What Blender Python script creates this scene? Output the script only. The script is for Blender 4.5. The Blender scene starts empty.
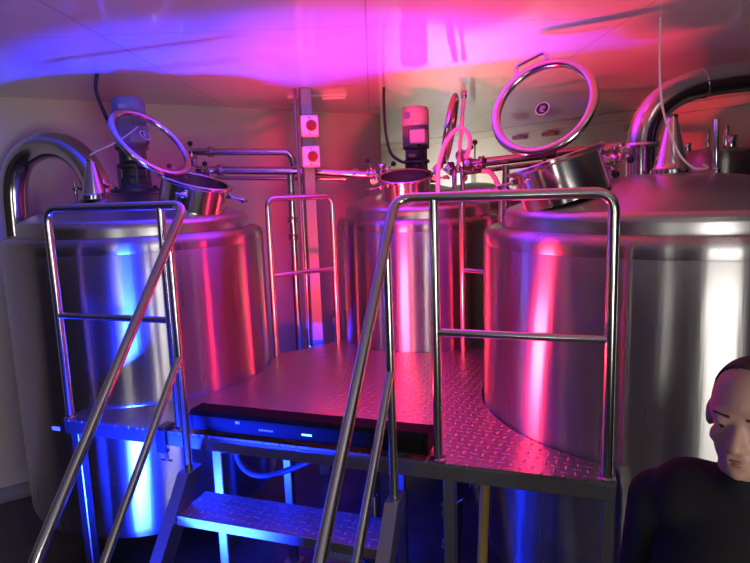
import bpy, math, random
from mathutils import Vector, Matrix
V = Vector
PI = math.pi
rnd = random.Random(4)
scn = bpy.context.scene
col = scn.collection

# ------------------------------------------------------------------ materials
def mat(name, color, rough=.5, metal=0., spec=.5, aniso=0., rot=0., emit=None, estr=0., trans=0., ior=1.45, coat=0.):
    m = bpy.data.materials.new(name); m.use_nodes = True
    nt = m.node_tree; b = nt.nodes['Principled BSDF']
    b.inputs['Base Color'].default_value = (*color, 1)
    b.inputs['Roughness'].default_value = rough
    b.inputs['Metallic'].default_value = metal
    b.inputs['Specular IOR Level'].default_value = spec
    b.inputs['Anisotropic'].default_value = aniso
    b.inputs['Anisotropic Rotation'].default_value = rot
    b.inputs['Transmission Weight'].default_value = trans
    b.inputs['IOR'].default_value = ior
    b.inputs['Coat Weight'].default_value = coat
    if emit:
        b.inputs['Emission Color'].default_value = (*emit, 1)
        b.inputs['Emission Strength'].default_value = estr
    return m

def nodes(m):
    nt = m.node_tree
    return nt, nt.nodes['Principled BSDF'], nt.nodes.new, nt.links.new

def bump_noise(m, scale, strength, dist=.01, detail=3, stretch=None):
    nt, b, N, K = nodes(m)
    tc = N('ShaderNodeTexCoord'); no = N('ShaderNodeTexNoise'); bp = N('ShaderNodeBump')
    no.inputs['Scale'].default_value = scale; no.inputs['Detail'].default_value = detail
    if stretch:
        mp = N('ShaderNodeMapping'); mp.inputs['Scale'].default_value = stretch
        K(tc.outputs['Object'], mp.inputs['Vector']); K(mp.outputs[0], no.inputs['Vector'])
    else:
        K(tc.outputs['Object'], no.inputs['Vector'])
    bp.inputs['Strength'].default_value = strength; bp.inputs['Distance'].default_value = dist
    K(no.outputs['Fac'], bp.inputs['Height']); K(bp.outputs[0], b.inputs['Normal'])
    return no

def vary(m, c1, c2, scale, detail=4, stretch=(1, 1, 1), lo=.35, hi=.65):
    nt, b, N, K = nodes(m)
    tc = N('ShaderNodeTexCoord'); mp = N('ShaderNodeMapping'); no = N('ShaderNodeTexNoise'); cr = N('ShaderNodeValToRGB')
    mp.inputs['Scale'].default_value = stretch
    no.inputs['Scale'].default_value = scale; no.inputs['Detail'].default_value = detail
    cr.color_ramp.elements[0].position = lo; cr.color_ramp.elements[0].color = (*c1, 1)
    cr.color_ramp.elements[1].position = hi; cr.color_ramp.elements[1].color = (*c2, 1)
    K(tc.outputs['Object'], mp.inputs['Vector']); K(mp.outputs[0], no.inputs['Vector'])
    K(no.outputs['Fac'], cr.inputs['Fac']); K(cr.outputs[0], b.inputs['Base Color'])

def brushed(name, color, rough, aniso):
    m = mat(name, color, rough, 1., aniso=aniso, rot=.25)
    nt, b, N, K = nodes(m)
    t = N('ShaderNodeTangent'); t.direction_type = 'RADIAL'; t.axis = 'Z'
    K(t.outputs[0], b.inputs['Tangent'])
    tc = N('ShaderNodeTexCoord'); mp = N('ShaderNodeMapping'); no = N('ShaderNodeTexNoise'); bp = N('ShaderNodeBump')
    mp.inputs['Scale'].default_value = (1, 1, .05); no.inputs['Scale'].default_value = 26; no.inputs['Detail'].default_value = 3
    K(tc.outputs['Object'], mp.inputs['Vector']); K(mp.outputs[0], no.inputs['Vector'])
    bp.inputs['Strength'].default_value = .06; bp.inputs['Distance'].default_value = .01
    K(no.outputs['Fac'], bp.inputs['Height']); K(bp.outputs[0], b.inputs['Normal'])
    # faint roughness bands along the brushing
    n2 = N('ShaderNodeTexNoise'); n2.inputs['Scale'].default_value = 9; mr = N('ShaderNodeMapRange')
    K(mp.outputs[0], n2.inputs['Vector']); K(n2.outputs['Fac'], mr.inputs['Value'])
    mr.inputs['To Min'].default_value = rough * .8; mr.inputs['To Max'].default_value = rough * 1.2
    K(mr.outputs[0], b.inputs['Roughness'])
    # a second, wide lobe: polished grit marks scatter part of the light far off the mirror direction
    g2 = N('ShaderNodeBsdfAnisotropic'); mx = N('ShaderNodeMixShader'); out = nt.nodes['Material Output']
    g2.inputs['Color'].default_value = (*color, 1); g2.inputs['Roughness'].default_value = .40; g2.inputs['Anisotropy'].default_value = .9; g2.inputs['Rotation'].default_value = 0
    K(t.outputs[0], g2.inputs['Tangent']); mx.inputs[0].default_value = .3
    K(b.outputs[0], mx.inputs[1]); K(g2.outputs[0], mx.inputs[2]); K(mx.outputs[0], out.inputs['Surface'])
    return m

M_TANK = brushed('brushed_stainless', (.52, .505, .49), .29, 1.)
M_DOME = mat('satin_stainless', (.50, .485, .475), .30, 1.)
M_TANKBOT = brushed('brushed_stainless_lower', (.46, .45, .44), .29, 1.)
M_PIPE = mat('polished_stainless', (.62, .61, .60), .16, 1.)
M_RAIL = mat('rail_stainless', (.60, .585, .57), .2, 1.)
M_FLAT = mat('flat_stainless', (.40, .39, .385), .34, 1.)
M_DARKM = mat('dark_cast_iron', (.05, .05, .055), .42, .3)
M_MOTOR = mat('grey_motor_paint', (.20, .205, .235), .4)
M_COWL = mat('pale_motor_cowl', (.55, .55, .57), .35)
M_BLACK = mat('black_plastic', (.012, .012, .014), .35)
M_BAR = mat('matt_black_housing', (.004, .004, .0045), .65, spec=.15)
M_RUBBER = mat('black_rubber', (.02, .02, .022), .55)
M_WHITE = mat('white_plastic', (.8, .8, .78), .4)
M_RED = mat('red_plastic', (.30, .01, .012), .35)
M_YELLOW = mat('yellow_plastic', (.75, .5, .05), .45)
M_HOSE = mat('clear_braided_hose', (.75, .66, .64), .25)
M_STICK = mat('sticker_black', (.01, .01, .012), .4)
M_MARK = mat('sticker_grey', (.45, .45, .47), .4)
M_BRASS = mat('brass', (.75, .5, .2), .3, 1.)
M_GALV = mat('galvanised_steel', (.27, .27, .29), .5, .6)
M_LAMP = mat('red_led_lens', (.2, .01, .02), .3, emit=(1, .02, .06), estr=6.)
M_BLED = mat('blue_led', (.1, .2, .6), .3, emit=(.12, .35, 1), estr=5.)
M_INNER = mat('vessel_inside_shade', (.14, .12, .09), .5, .9)  # dark tone puts the shade inside the vessel into the colour
M_SHIRT = mat('black_shirt_cloth', (.012, .011, .013), .85, spec=.2)
M_TROUSER = mat('dark_trouser_cloth', (.02, .02, .03), .9, spec=.2)
M_SKIN = mat('skin', (.36, .20, .155), .55)
M_LIP = mat('lips', (.24, .085, .075), .45)
M_HAIR = mat('dark_cropped_hair', (.025, .018, .015), .7)
M_EYE = mat('eye_white', (.40, .36, .34), .25)
M_IRIS = mat('eye_iris', (.03, .02, .015), .2)

M_WALL = mat('warm_wall_cladding', (.66, .60, .52), .42)
vary(M_WALL, (.71, .65, .57), (.76, .70, .62), 1.3)
M_FLOOR = mat('dark_resin_floor', (.06, .057, .055), .3)
vary(M_FLOOR, (.045, .043, .042), (.085, .08, .078), 2.2)
M_WALLD = mat('darkened_unseen_wall', (.13, .12, .115), .6)  # walls out of view, darkened so the tanks reflect a dim room
M_COVE = mat('grey_cove', (.26, .25, .25), .5)

# glossy white cladding sheets on the ceiling, with faint joints
M_CEIL = mat('glossy_white_ceiling_sheet', (.72, .70, .70), .10, spec=.5)
nt, b, N, K = nodes(M_CEIL)
tc = N('ShaderNodeTexCoord'); br = N('ShaderNodeTexBrick')
br.offset = 0; br.inputs['Scale'].default_value = 1
br.inputs['Brick Width'].default_value = 1.22; br.inputs['Row Height'].default_value = 2.9
br.inputs['Mortar Size'].default_value = .004
br.inputs['Color1'].default_value = (.74, .72, .72, 1); br.inputs['Color2'].default_value = (.72, .70, .70, 1)
br.inputs['Mortar'].default_value = (.50, .48, .47, 1)
K(tc.outputs['Object'], br.inputs['Vector']); K(br.outputs['Color'], b.inputs['Base Color'])
no = N('ShaderNodeTexNoise'); no.inputs['Scale'].default_value = 1.6; no.inputs['Detail'].default_value = 2
bp = N('ShaderNodeBump'); bp.inputs['Strength'].default_value = .10; bp.inputs['Distance'].default_value = .02
K(tc.outputs['Object'], no.inputs['Vector']); K(no.outputs['Fac'], bp.inputs['Height']); K(bp.outputs[0], b.inputs['Normal'])

# tear-drop chequer plate
def chequer(name, color, rough):
    m = mat(name, color, rough, 1.)
    nt, b, N, K = nodes(m)
    tc = N('ShaderNodeTexCoord'); mp = N('ShaderNodeMapping'); sx = N('ShaderNodeSeparateXYZ')
    mp.inputs['Rotation'].default_value = (0, 0, math.radians(25)); mp.inputs['Scale'].default_value = (24, 24, 24)
    K(tc.outputs['Object'], mp.inputs['Vector']); K(mp.outputs[0], sx.inputs[0])
    def M(op, a, c=None):
        n = N('ShaderNodeMath'); n.operation = op
        for i, q in enumerate((a, c)):
            if q is None: continue
            if isinstance(q, (int, float)): n.inputs[i].default_value = q
            else: K(q, n.inputs[i])
        return n.outputs[0]
    fx, fy = M('FLOOR', sx.outputs[0]), M('FLOOR', sx.outputs[1])
    px, py = M('SUBTRACT', M('FRACT', sx.outputs[0]), .5), M('SUBTRACT', M('FRACT', sx.outputs[1]), .5)
    par = M('FLOORED_MODULO', M('ADD', fx, fy), 2)
    inv = M('SUBTRACT', 1, par)
    long_ = M('ADD', M('MULTIPLY', px, par), M('MULTIPLY', py, inv))
    short = M('ADD', M('MULTIPLY', py, par), M('MULTIPLY', px, inv))
    d = M('ADD', M('POWER', M('DIVIDE', M('ABSOLUTE', long_), .46), 2), M('POWER', M('DIVIDE', M('ABSOLUTE', short), .16), 2))
    h = M('MAXIMUM', M('SUBTRACT', 1, d), 0)
    bp = N('ShaderNodeBump'); bp.inputs['Strength'].default_value = .8; bp.inputs['Distance'].default_value = .004
    K(h, bp.inputs['Height']); K(bp.outputs[0], b.inputs['Normal'])
    return m
M_DECK = chequer('chequer_plate', (.50, .48, .49), .33)

# sheet glass: clear with a mirror-like film of reflection
M_GLASS = bpy.data.materials.new('sight_glass'); M_GLASS.use_nodes = True
nt = M_GLASS.node_tree; nt.nodes.clear(); N = nt.nodes.new; K = nt.links.new
o_, mx, tr, gl, fr = N('ShaderNodeOutputMaterial'), N('ShaderNodeMixShader'), N('ShaderNodeBsdfTransparent'), N('ShaderNodeBsdfGlossy'), N('ShaderNodeLayerWeight')
tr.inputs[0].default_value = (.93, .94, .94, 1); gl.inputs['Roughness'].default_value = .04
pw, ad = N('ShaderNodeMath'), N('ShaderNodeMath'); pw.operation = 'POWER'; pw.inputs[1].default_value = 4; ad.operation = 'MULTIPLY_ADD'; ad.inputs[1].default_value = .7; ad.inputs[2].default_value = .03
K(fr.outputs['Facing'], pw.inputs[0]); K(pw.outputs[0], ad.inputs[0]); K(ad.outputs[0], mx.inputs[0]); K(tr.outputs[0], mx.inputs[1]); K(gl.outputs[0], mx.inputs[2]); K(mx.outputs[0], o_.inputs[0])

# ------------------------------------------------------------------ mesh building
def basis(n):
    n = V(n).normalized()
    a = V((0, 0, 1)) if abs(n.z) < .95 else V((1, 0, 0))
    x = a.cross(n).normalized()
    return x, n.cross(x), n

class MB:
    def __init__(s): s.v = []; s.f = []
    def add(s, vs, fs):
        o = len(s.v); s.v += [tuple(q) for q in vs]; s.f += [tuple(i + o for i in f) for f in fs]; return s
    def ring(s, rings, closed_ends=(True, True), loop=False):
        n = len(rings[0]); vs = [p for r in rings for p in r]; fs = []
        k = len(rings)
        for i in range(k if loop else k - 1):
            j = (i + 1) % k
            for a in range(n):
                c = (a + 1) % n
                fs.append((i * n + a, i * n + c, j * n + c, j * n + a))
        if not loop:
            if closed_ends[0]: fs.append(tuple(range(n - 1, -1, -1)))
            if closed_ends[1]: fs.append(tuple((k - 1) * n + a for a in range(n)))
        return s.add(vs, fs)
    def lathe(s, prof, c=(0, 0, 0), n=(0, 0, 1), seg=64, ends=(False, False)):
        x, y, z = basis(n); c = V(c); rings = []
        for r, h in prof:
            r = max(r, .0004)
            rings.append([c + z * h + (x * math.cos(a) + y * math.sin(a)) * r for a in (2 * PI * i / seg for i in range(seg))])
        return s.ring(rings, ends)
    def cyl(s, p, q, r, r2=None, seg=20):
        p, q = V(p), V(q); d = q - p
        return s.lathe([(r, 0), (r if r2 is None else r2, d.length)], p, d, seg, (True, True))
    def rcyl(s, p, q, r, bev=.004, seg=24):
        p, q = V(p), V(q); L = (q - p).length
        return s.lathe([(r - bev, 0), (r - bev * .3, bev * .3), (r, bev), (r, L - bev), (r - bev * .3, L - bev * .3), (r - bev, L)], p, q - p, seg, (True, True))
    def box(s, c, size, ax=None, bev=0.):
        c = V(c); X, Y, Z = ax or (V((1, 0, 0)), V((0, 1, 0)), V((0, 0, 1)))
        hx, hy, hz = (q / 2 for q in size)
        if bev <= 0:
            vs = [c + X * (hx * i) + Y * (hy * j) + Z * (hz * k) for k in (-1, 1) for j in (-1, 1) for i in (-1, 1)]
            return s.add(vs, [(0, 2, 3, 1), (4, 5, 7, 6), (0, 1, 5, 4), (2, 6, 7, 3), (0, 4, 6, 2), (1, 3, 7, 5)])
        def outl(ix, iy):
            b = bev; a, d = ix, iy
            return [(a, -d + b), (a, d - b), (a - b, d), (-a + b, d), (-a, d - b), (-a, -d + b), (-a + b, -d), (a - b, -d)]
        rings = []
        for z, sh in ((-hz, bev), (-hz + bev, 0), (hz - bev, 0), (hz, bev)):
            rings.append([c + X * p + Y * q + Z * z for p, q in outl(hx - sh, hy - sh)])
        return s.ring(rings)
    def tube(s, pts, r, seg=14, bend=0., loop=False, steps=7, caps=True):
        pts = [V(p) for p in pts]
        if bend > 0:
            out = [pts[0]]
            for i in range(1, len(pts) - 1):
                a, b, c = pts[i - 1], pts[i], pts[i + 1]
                d1, d2 = (a - b), (c - b); k = min(bend, d1.length * .49, d2.length * .49)
                p, q = b + d1.normalized() * k, b + d2.normalized() * k
                for t in range(steps + 1):
                    t /= steps; out.append(p * (1 - t) ** 2 + b * (2 * t * (1 - t)) + q * t * t)
            pts = out + [pts[-1]]
        n = len(pts); rings = []; prev = None
        for i, p in enumerate(pts):
            if loop: t = (pts[(i + 1) % n] - pts[i - 1])
            else: t = (pts[min(i + 1, n - 1)] - pts[max(i - 1, 0)])
            t.normalize()
            if prev is None: x, y, _ = basis(t)
            else:
                x = (prev - t * prev.dot(t)).normalized(); y = t.cross(x)
            prev = x
            rr = r[i] if isinstance(r, (list, tuple)) else r
            rings.append([p + (x * math.cos(a) + y * math.sin(a)) * rr for a in (2 * PI * k / seg for k in range(seg))])
        return s.ring(rings, (caps, caps), loop)
    def torus(s, c, n, R, r, seg=56, sub=12):
        x, y, z = basis(n); c = V(c)
        return s.tube([c + (x * math.cos(a) + y * math.sin(a)) * R for a in (2 * PI * i / seg for i in range(seg))], r, sub, loop=True)
    def ball(s, c, r, seg=16, sq=(1, 1, 1)):
        c = V(c); rings = []
        m = seg // 2 + 1
        for i in range(m):
            th = PI * i / (m - 1); rr = max(math.sin(th), .004)
            rings.append([c + V((rr * math.cos(a) * sq[0], rr * math.sin(a) * sq[1], -math.cos(th) * sq[2])) * r for a in (2 * PI * k / seg for k in range(seg))])
        return s.ring(rings)
    def build(s, name, m, parent=None, loc=None, sharp=32):
        """one mesh object; vertices are given in world space"""
        org = V(loc) if loc is not None else (origin(parent) if parent else V((0, 0, 0)))
        me = bpy.data.meshes.new(name)
        me.from_pydata([V(q) - org for q in s.v], [], s.f); me.validate(); me.update()
        import bmesh
        bm = bmesh.new(); bm.from_mesh(me); bmesh.ops.recalc_face_normals(bm, faces=bm.faces); bm.to_mesh(me); bm.free()
        me.shade_smooth(); me.set_sharp_from_angle(angle=math.radians(sharp))
        me.materials.append(m)
        o = bpy.data.objects.new(name, me); col.objects.link(o)
        if parent: o.parent = parent; o.location = org - origin(parent)
        else: o.location = org
        return o

def origin(o):
    p = V((0, 0, 0))
    while o is not None: p += o.location; o = o.parent
    return p

def tag(o, label, cat, group=None, kind=None):
    if label: o['label'] = label
    if cat: o['category'] = cat
    if group: o['group'] = group
    if kind: o['kind'] = kind
    return o

def thing(name, label, cat, loc, group=None):
    o = bpy.data.objects.new(name, None); o.empty_display_size = .1; col.objects.link(o); o.location = loc
    return tag(o, label, cat, group)

def struct(name, mb, m, loc=None):
    o = mb.build(name, m, None, loc); o['kind'] = 'structure'; return o

# ------------------------------------------------------------------ frames of reference (metres)
WA, WB = V((.835, .551, 0)).normalized(), V((-.551, .835, 0)).normalized()      # room axes
def RP(a, b, z=0): return WA * a + WB * b + V((0, 0, z))
RX = (WA, WB, V((0, 0, 1)))
PO = V((.1, 2.36, 0)); PU = V((.9453, -.3261, 0)).normalized(); PV = V((.3261, .9453, 0)).normalized()
def PP(s, t, z=0): return PO + PU * s + PV * t + V((0, 0, z))                    # platform axes
PX = (PU, PV, V((0, 0, 1)))
H = 2.98; DECK = 1.125; RAIL = 2.20
TL, TM, TR = V((-1.50, 3.87, 0)), V((.343, 4.60, 0)), V((1.47, 2.96, 0))

# ------------------------------------------------------------------ room
A0, A1, A2, B0, B1, B2 = -5.0, 3.53, 6.09, -1.35, 5.15, 9.5
T = .12
def wallbox(mb, a0, a1, b0, b1, z0, z1):
    return mb.box(RP((a0 + a1) / 2, (b0 + b1) / 2, (z0 + z1) / 2), (a1 - a0, b1 - b0, z1 - z0), RX)
struct('floor', wallbox(MB(), A0 - T, A2 + T, B0 - T, B2 + T, -.1, 0), M_FLOOR)
struct('ceiling', wallbox(MB(), A0 - T, A2 + T, B0 - T, B2 + T, H, H + .1), M_CEIL)
struct('wall_left', wallbox(MB(), A0, A1, B1, B1 + T, 0, H), M_WALL)
DW = (5.9, 7.9, .9, 2.3)                                                           # unseen recess opening, added to light the far wall
mb = MB(); wallbox(mb, A1 - T, A1, B1 + T, DW[0], 0, H); wallbox(mb, A1 - T, A1, DW[1], B2, 0, H)
wallbox(mb, A1 - T, A1, DW[0], DW[1], 0, DW[2]); wallbox(mb, A1 - T, A1, DW[0], DW[1], DW[3], H)
struct('wall_recess', mb, M_WALL)
struct('wall_back', wallbox(MB(), A1, A2, B2, B2 + T, 0, H), M_WALL)
struct('wall_right', wallbox(MB(), A2, A2 + T, B0, B2, 0, H), M_WALL)
struct('wall_side', wallbox(MB(), A0 - T, A0, B0, B1, 0, H), M_WALLD)
DO = (-.15, 1.05, .85, 2.15); WO = (-2.95, -2.1, 1.45, 2.35)
mb = MB()
wallbox(mb, A0, WO[0], B0 - T, B0, 0, H); wallbox(mb, WO[0], WO[1], B0 - T, B0, 0, WO[2]); wallbox(mb, WO[0], WO[1], B0 - T, B0, WO[3], H)
wallbox(mb, WO[1], DO[0], B0 - T, B0, 0, H); wallbox(mb, DO[0], DO[1], B0 - T, B0, DO[3], H); wallbox(mb, DO[0], DO[1], B0 - T, B0, 0, DO[2]); wallbox(mb, DO[1], A2, B0 - T, B0, 0, H)
struct('wall_front', mb, M_WALLD)
# coved skirting
def skirting(name, a0, a1, b, sgn):
    m_ = MB(); prof = [(0, 0), (.05, 0), (.03, .012), (.014, .035), (.01, .1), (0, .1)]
    m_.ring([[RP(a, b - sgn * p, q) for p, q in prof] for a in (a0, a1)])
    return struct(name, m_, M_COVE)
skirting('baseboard_left', A0, A1, B1, 1)
m_ = MB(); m_.ring([[RP(A2 - p, b_, q) for p, q in [(0, 0), (.05, 0), (.03, .012), (.014, .035), (.01, .1), (0, .1)]] for b_ in (B0, B2)])
struct('baseboard_right', m_, M_COVE)
# pale trims where the far wall meets the ceiling
m_ = MB(); m_.box(RP(A2 - .03, 6.0, H - .045), (.06, 6.8, .09), RX, .006)
struct('trim_1', m_, mat('cream_trim', (.74, .68, .58), .45))

# window openings let daylight in; the recess one is an added light
def area(name, loc, direction, sx, sy, watts, color, spread=180):
    l = bpy.data.lights.new(name, 'AREA'); l.shape = 'RECTANGLE'; l.size = sx; l.size_y = sy
    l.energy = watts; l.color = color; l.spread = math.radians(spread)
    o = bpy.data.objects.new(name, l); col.objects.link(o); o.location = loc
    d = V(direction).normalized()
    o.rotation_euler = d.to_track_quat('-Z', 'Y').to_euler()
    return o
area('daylight_wide_window', RP((DO[0] + DO[1]) / 2, B0 - T, 1.5), WB, 1.2, 1.3, 44, (1, .97, .92))
area('daylight_window', RP((WO[0] + WO[1]) / 2, B0 - T, 1.9), WB, .85, .9, 14, (1, .97, .92))
area('added_recess_light', RP(A1 - T, 6.9, 1.6), WA, 2.0, 1.4, 30, (1, .95, .86), 75)  # unseen light added to brighten the far wall

# ------------------------------------------------------------------ tanks
def arc(cx, cy, r, a0, a1, n):
    return [(cx + r * math.cos(a0 + (a1 - a0) * i / n), cy + r * math.sin(a0 + (a1 - a0) * i / n)) for i in range(n + 1)]

def manway(root, c, n, r, depth, wing):
    """short neck with flange and a dark disc painted as the unlit inside; swing bolts round the rim"""
    c = V(c); x, y, z = basis(n)
    m_ = MB()
    m_.lathe([(r - .012, -depth - .06), (r - .012, -.018), (r - .006, -.012), (r + .008, -.012), (r + .012, -.008), (r + .012, .004), (r + .008, .008), (r - .012, .008), (r - .018, .004), (r - .018, -.04), (r - .018, -.07)], c, n, 64)
    neck = m_.build('manway_neck', M_TANK if False else M_PIPE, root)
    MB().lathe([(r - .017, -.072), (r * .6, -.078), (0, -.08)], c, n, 48).build('manway_shade_disc', M_INNER, neck)  # dark disc closing the neck, stands in for interior shade
    for ang in wing:
        d = x * math.cos(ang) + y * math.sin(ang)
        b_ = MB(); p = c + d * (r + .005) - z * .035
        b_.box(p + d * .012, (.03, .02, .03), (d, z.cross(d), z), .003)
        q = p + d * .11 + z * .0
        b_.cyl(p, q, .007, seg=10); b_.rcyl(q - d * .035, q, .014, .003, 14)
        t = z.cross(d)
        b_.cyl(q - t * .032, q + t * .032, .008, seg=10)
        b_.build('swing_bolt', M_PIPE, root)
    return neck

def manlid(root, c, n, R, handle=None, sticker=None, hinge=None):
    c = V(c); x, y, z = basis(n)
    m_ = MB()
    pr = [(R - .021 + .0215 * math.cos(2 * PI * k / 16), -.0195 * math.sin(2 * PI * k / 16)) for k in range(16)]
    rings = []
    for a in (2 * PI * i / 72 for i in range(72)):
        d = x * math.cos(a) + y * math.sin(a)
        rings.append([c + d * p + z * h for p, h in pr])
    m_.ring(rings, loop=True)
    rim = m_.build('lid_rim', M_PIPE, root)
    MB().lathe([(0, -.004), (R - .04, -.004), (R - .04, .004), (0, .004)], c, n, 56).build('lid_glass', M_GLASS, rim)
    if handle:
        d = V(handle); d = (d - z * d.dot(z)).normalized(); t = z.cross(d)
        h = MB().tube([c + d * (R - .01) - t * .075, c + d * (R + .045) - t * .075, c + d * (R + .045) + t * .075, c + d * (R - .01) + t * .075], .0085, 12, .02)
        h.build('lid_handle', M_PIPE, rim)
    if sticker:
        d = V(sticker); p = c + (d - z * d.dot(z)) + z * .0046
        up = V((0, 0, 1)); up = (up - z * up.dot(z)).normalized(); rt = up.cross(z)
        for k, (m2, rr, hh, nm) in enumerate(((M_WHITE, .034, .0006, 'sticker'), (M_STICK, .029, .0012, 'sticker_print'))):
            MB().lathe([(0, 0), (rr, 0), (rr, hh), (0, hh)], p, n, 32).build(nm, m2, rim)
        g = MB()
        for dx, dy, w, hgt in ((0, .011, .022, .006), (0, .002, .026, .006), (-.004, -.007, .018, .006), (.002, -.015, .02, .005)):
            g.box(p + rt * dx + up * dy + z * .0015, (w, hgt, .0006), (rt, up, z))
        g.build('sticker_lettering', M_MARK, rim)
    if hinge:
        a, b_ = V(hinge[0]), V(hinge[1]); t = (b_ - a).cross(z).normalized()
        g = MB(); g.cyl(a - t * .045, a + t * .045, .013, seg=14)
        for s in (-1, 1): g.box((a + b_) / 2 + t * (.03 * s), ((b_ - a).length, .014, .03), ((b_ - a).normalized(), t, (b_ - a).normalized().cross(t)))
        g.build('lid_hinge', M_FLAT, root)
    return rim

def tank(label, c, r, name='brewing_tank', lip=2.045, rise=.15, cat='tank', group=None, legs=True, dome_m=None):
    t = thing(name, label, cat, (c.x, c.y, 0), group)
    z0, zs = .36, 2.005
    rl = r * .885
    # insulated jacket: dished bottom, wall with one weld band, rounded shoulder
    lo = [(.001, z0 - .13), (r * .5, z0 - .105), (r * .8, z0 - .055)] + arc(r - .08, z0 + .05, .08, -.9, 0, 6)
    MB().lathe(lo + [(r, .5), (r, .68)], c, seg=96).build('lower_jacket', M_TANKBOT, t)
    pr = [(r, .68), (r, 1.0), (r, 1.4), (r, 1.7), (r, 1.945), (r - .0015, 1.948), (r, 1.951), (r, zs - .02)] + arc(r - .045, zs - .02, .045, 0, PI / 2, 8)[1:] + [(rl + .003, zs + .024)]
    MB().lathe(pr, c, seg=112).build('jacket', M_TANK, t)
    dp = [(rl + .006, lip - .03), (rl, lip - .024), (rl, lip + .03)] + arc(rl - .05, lip + .03, .05, 0, PI / 2 - .25, 7)[1:]
    x0, zt = dp[-1]
    for i in range(1, 13):
        q = 1 - i / 12; dp.append((x0 * q, zt + (2.27 - zt) * (1 - q * q)))
    MB().lathe(dp, c, seg=96).build('domed_top', dome_m or M_DOME, t)
    if legs:
        for k in range(4):
            a = PI / 4 + k * PI / 2 + .3
            p = c + V((math.cos(a), math.sin(a), 0)) * (r * .72)
            g = MB(); g.cyl(p + V((0, 0, .02)), p + V((0, 0, z0 - .02)), .04, seg=18); g.rcyl(p, p + V((0, 0, .025)), .065, .006)
            g.build('leg', M_FLAT, t)
    return t
def domez(c, r, p):
    d = math.hypot(p[0] - c.x, p[1] - c.y) / (r * .85); return 2.12 + .15 * (1 - d * d)

tl = tank('large steel brewing tank under blue light with tilted glass lid and mixer motor on top', TL, .776)
tm = tank('steel brewing tank at the back of the platform glowing red, lid standing edge-on', TM, .617)
tr_ = tank('biggest steel brewing tank beside the man, with raised round lid and thick bent vapour pipe', TR, .913)

# conical probe fittings on the domes
def cone(root, p, z, h, rb):
    g = MB(); g.lathe([(rb + .008, 0), (rb + .012, .004), (rb + .012, .026), (rb + .004, .03), (rb, .034), (rb * .92, .06), (.026, h - .03), (.022, h - .012), (.027, h - .01), (.027, h), (.01, h + .004)], (p[0], p[1], z - .01), seg=40, ends=(True, True))
    return g.build('conical_outlet', M_PIPE, root)
cone(tl, (-1.645, 3.60), 2.245, .235, .068)
cone(tr_, (1.44, 2.93), 2.268, .28, .078)
# thin upright rod on the big tank
g = MB(); g.rcyl((1.70, 3.0, 2.25), (1.69, 3.0, 2.52), .0125, .004, 16); g.rcyl((1.70, 3.0, 2.25), (1.70, 3.0, 2.285), .022, .004, 16)
g.build('vent_rod', M_PIPE, tr_)

manway(tl, (-1.042, 3.62, 2.325), (.28, -.13, .95), .205, .13, (.05, 1.35))
manlid(tl, (-1.29, 3.63, 2.553), (.70, -.32, .63), .262, sticker=(-.03, 0, .05), hinge=((-1.16, 3.70, 2.385), (-1.13, 3.73, 2.35)))
manway(tm, (.236, 4.26, 2.322), (-.05, -.27, .96), .186, .15, (-1.0, 1.6))
manlid(tm, (.562, 4.31, 2.635), (.96, -.20, -.19), .245, hinge=((.50, 4.32, 2.40), (.44, 4.30, 2.345)))
manway(tr_, (.844, 2.80, 2.343), (-.29, .05, .955), .212, .13, (-1.3, 1.75))
manlid(tr_, (.802, 2.85, 2.586), (-.54, -.713, .44), .251, handle=(-.42, 0, 1), sticker=(.0, 0, -.012), hinge=((.86, 2.99, 2.40), (.90, 3.0, 2.33)))

# small name tag on the lower jacket of the blue-lit tank
a = math.atan2(3.1 - TL.y, -1.80 - TL.x); d = V((math.cos(a), math.sin(a), 0)); tt = V((0, 0, 1)).cross(d)
MB().box(TL + d * .777 + V((0, 0, 1.0)), (.003, .052, .022), (d, tt, V((0, 0, 1)))).build('rating_plate', M_WHITE, tl)

# the two tanks further back
t4 = tank('plain steel tank showing between the red-lit tank and the biggest tank', V((1.02, 5.95, 0)), .60, 'storage_tank')
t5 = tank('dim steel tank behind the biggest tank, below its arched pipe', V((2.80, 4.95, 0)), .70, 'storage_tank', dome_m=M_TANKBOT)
# raise its top: a second dished head with small fittings
c5 = V((2.80, 4.95, 0))
MB().lathe([(.50, 2.2), (.50, 2.36), (.49, 2.40), (.46, 2.43), (.32, 2.455), (.15, 2.465), (0, 2.468)], c5, seg=64).build('top_cylinder', M_TANKBOT, t5)
for dx, h, r_ in ((-.16, .16, .014), (-.02, .2, .022), (.02, .12, .05), (.22, .07, .03), (-.32, .07, .03)):
    p = c5 + V((dx, -.16, 2.44)); MB().rcyl(p, p + V((0, 0, h)), r_, .004, 16).build('top_fitting', M_PIPE, t5)

# ------------------------------------------------------------------ vapour pipes
def smooth(pts, n=8):
    pts = [V(p) for p in pts]; out = []
    for i in range(len(pts) - 1):
        p0, p1, p2, p3 = pts[max(i - 1, 0)], pts[i], pts[i + 1], pts[min(i + 2, len(pts) - 1)]
        for k in range(n):
            t = k / n
            out.append(.5 * ((2 * p1) + (p2 - p0) * t + (2 * p0 - 5 * p1 + 4 * p2 - p3) * t * t + (3 * p1 - p0 - 3 * p2 + p3) * t ** 3))
    return out + [pts[-1]]
vp = thing('vapour_pipe', 'fat steel pipe looping over behind the blue-lit tank near the wall', 'pipe', (-1.80, 4.02, 2.25))
pts = smooth([(-2.54, 4.29, .35), (-2.54, 4.29, 1.4), (-2.535, 4.29, 2.05), (-2.515, 4.29, 2.36), (-2.42, 4.265, 2.53), (-2.24, 4.21, 2.605), (-2.05, 4.13, 2.585), (-1.91, 4.07, 2.49), (-1.83, 4.03, 2.36), (-1.80, 4.02, 2.256)])
MB().tube(pts, .088, 28).build('bent_pipe', M_PIPE, vp)
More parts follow.
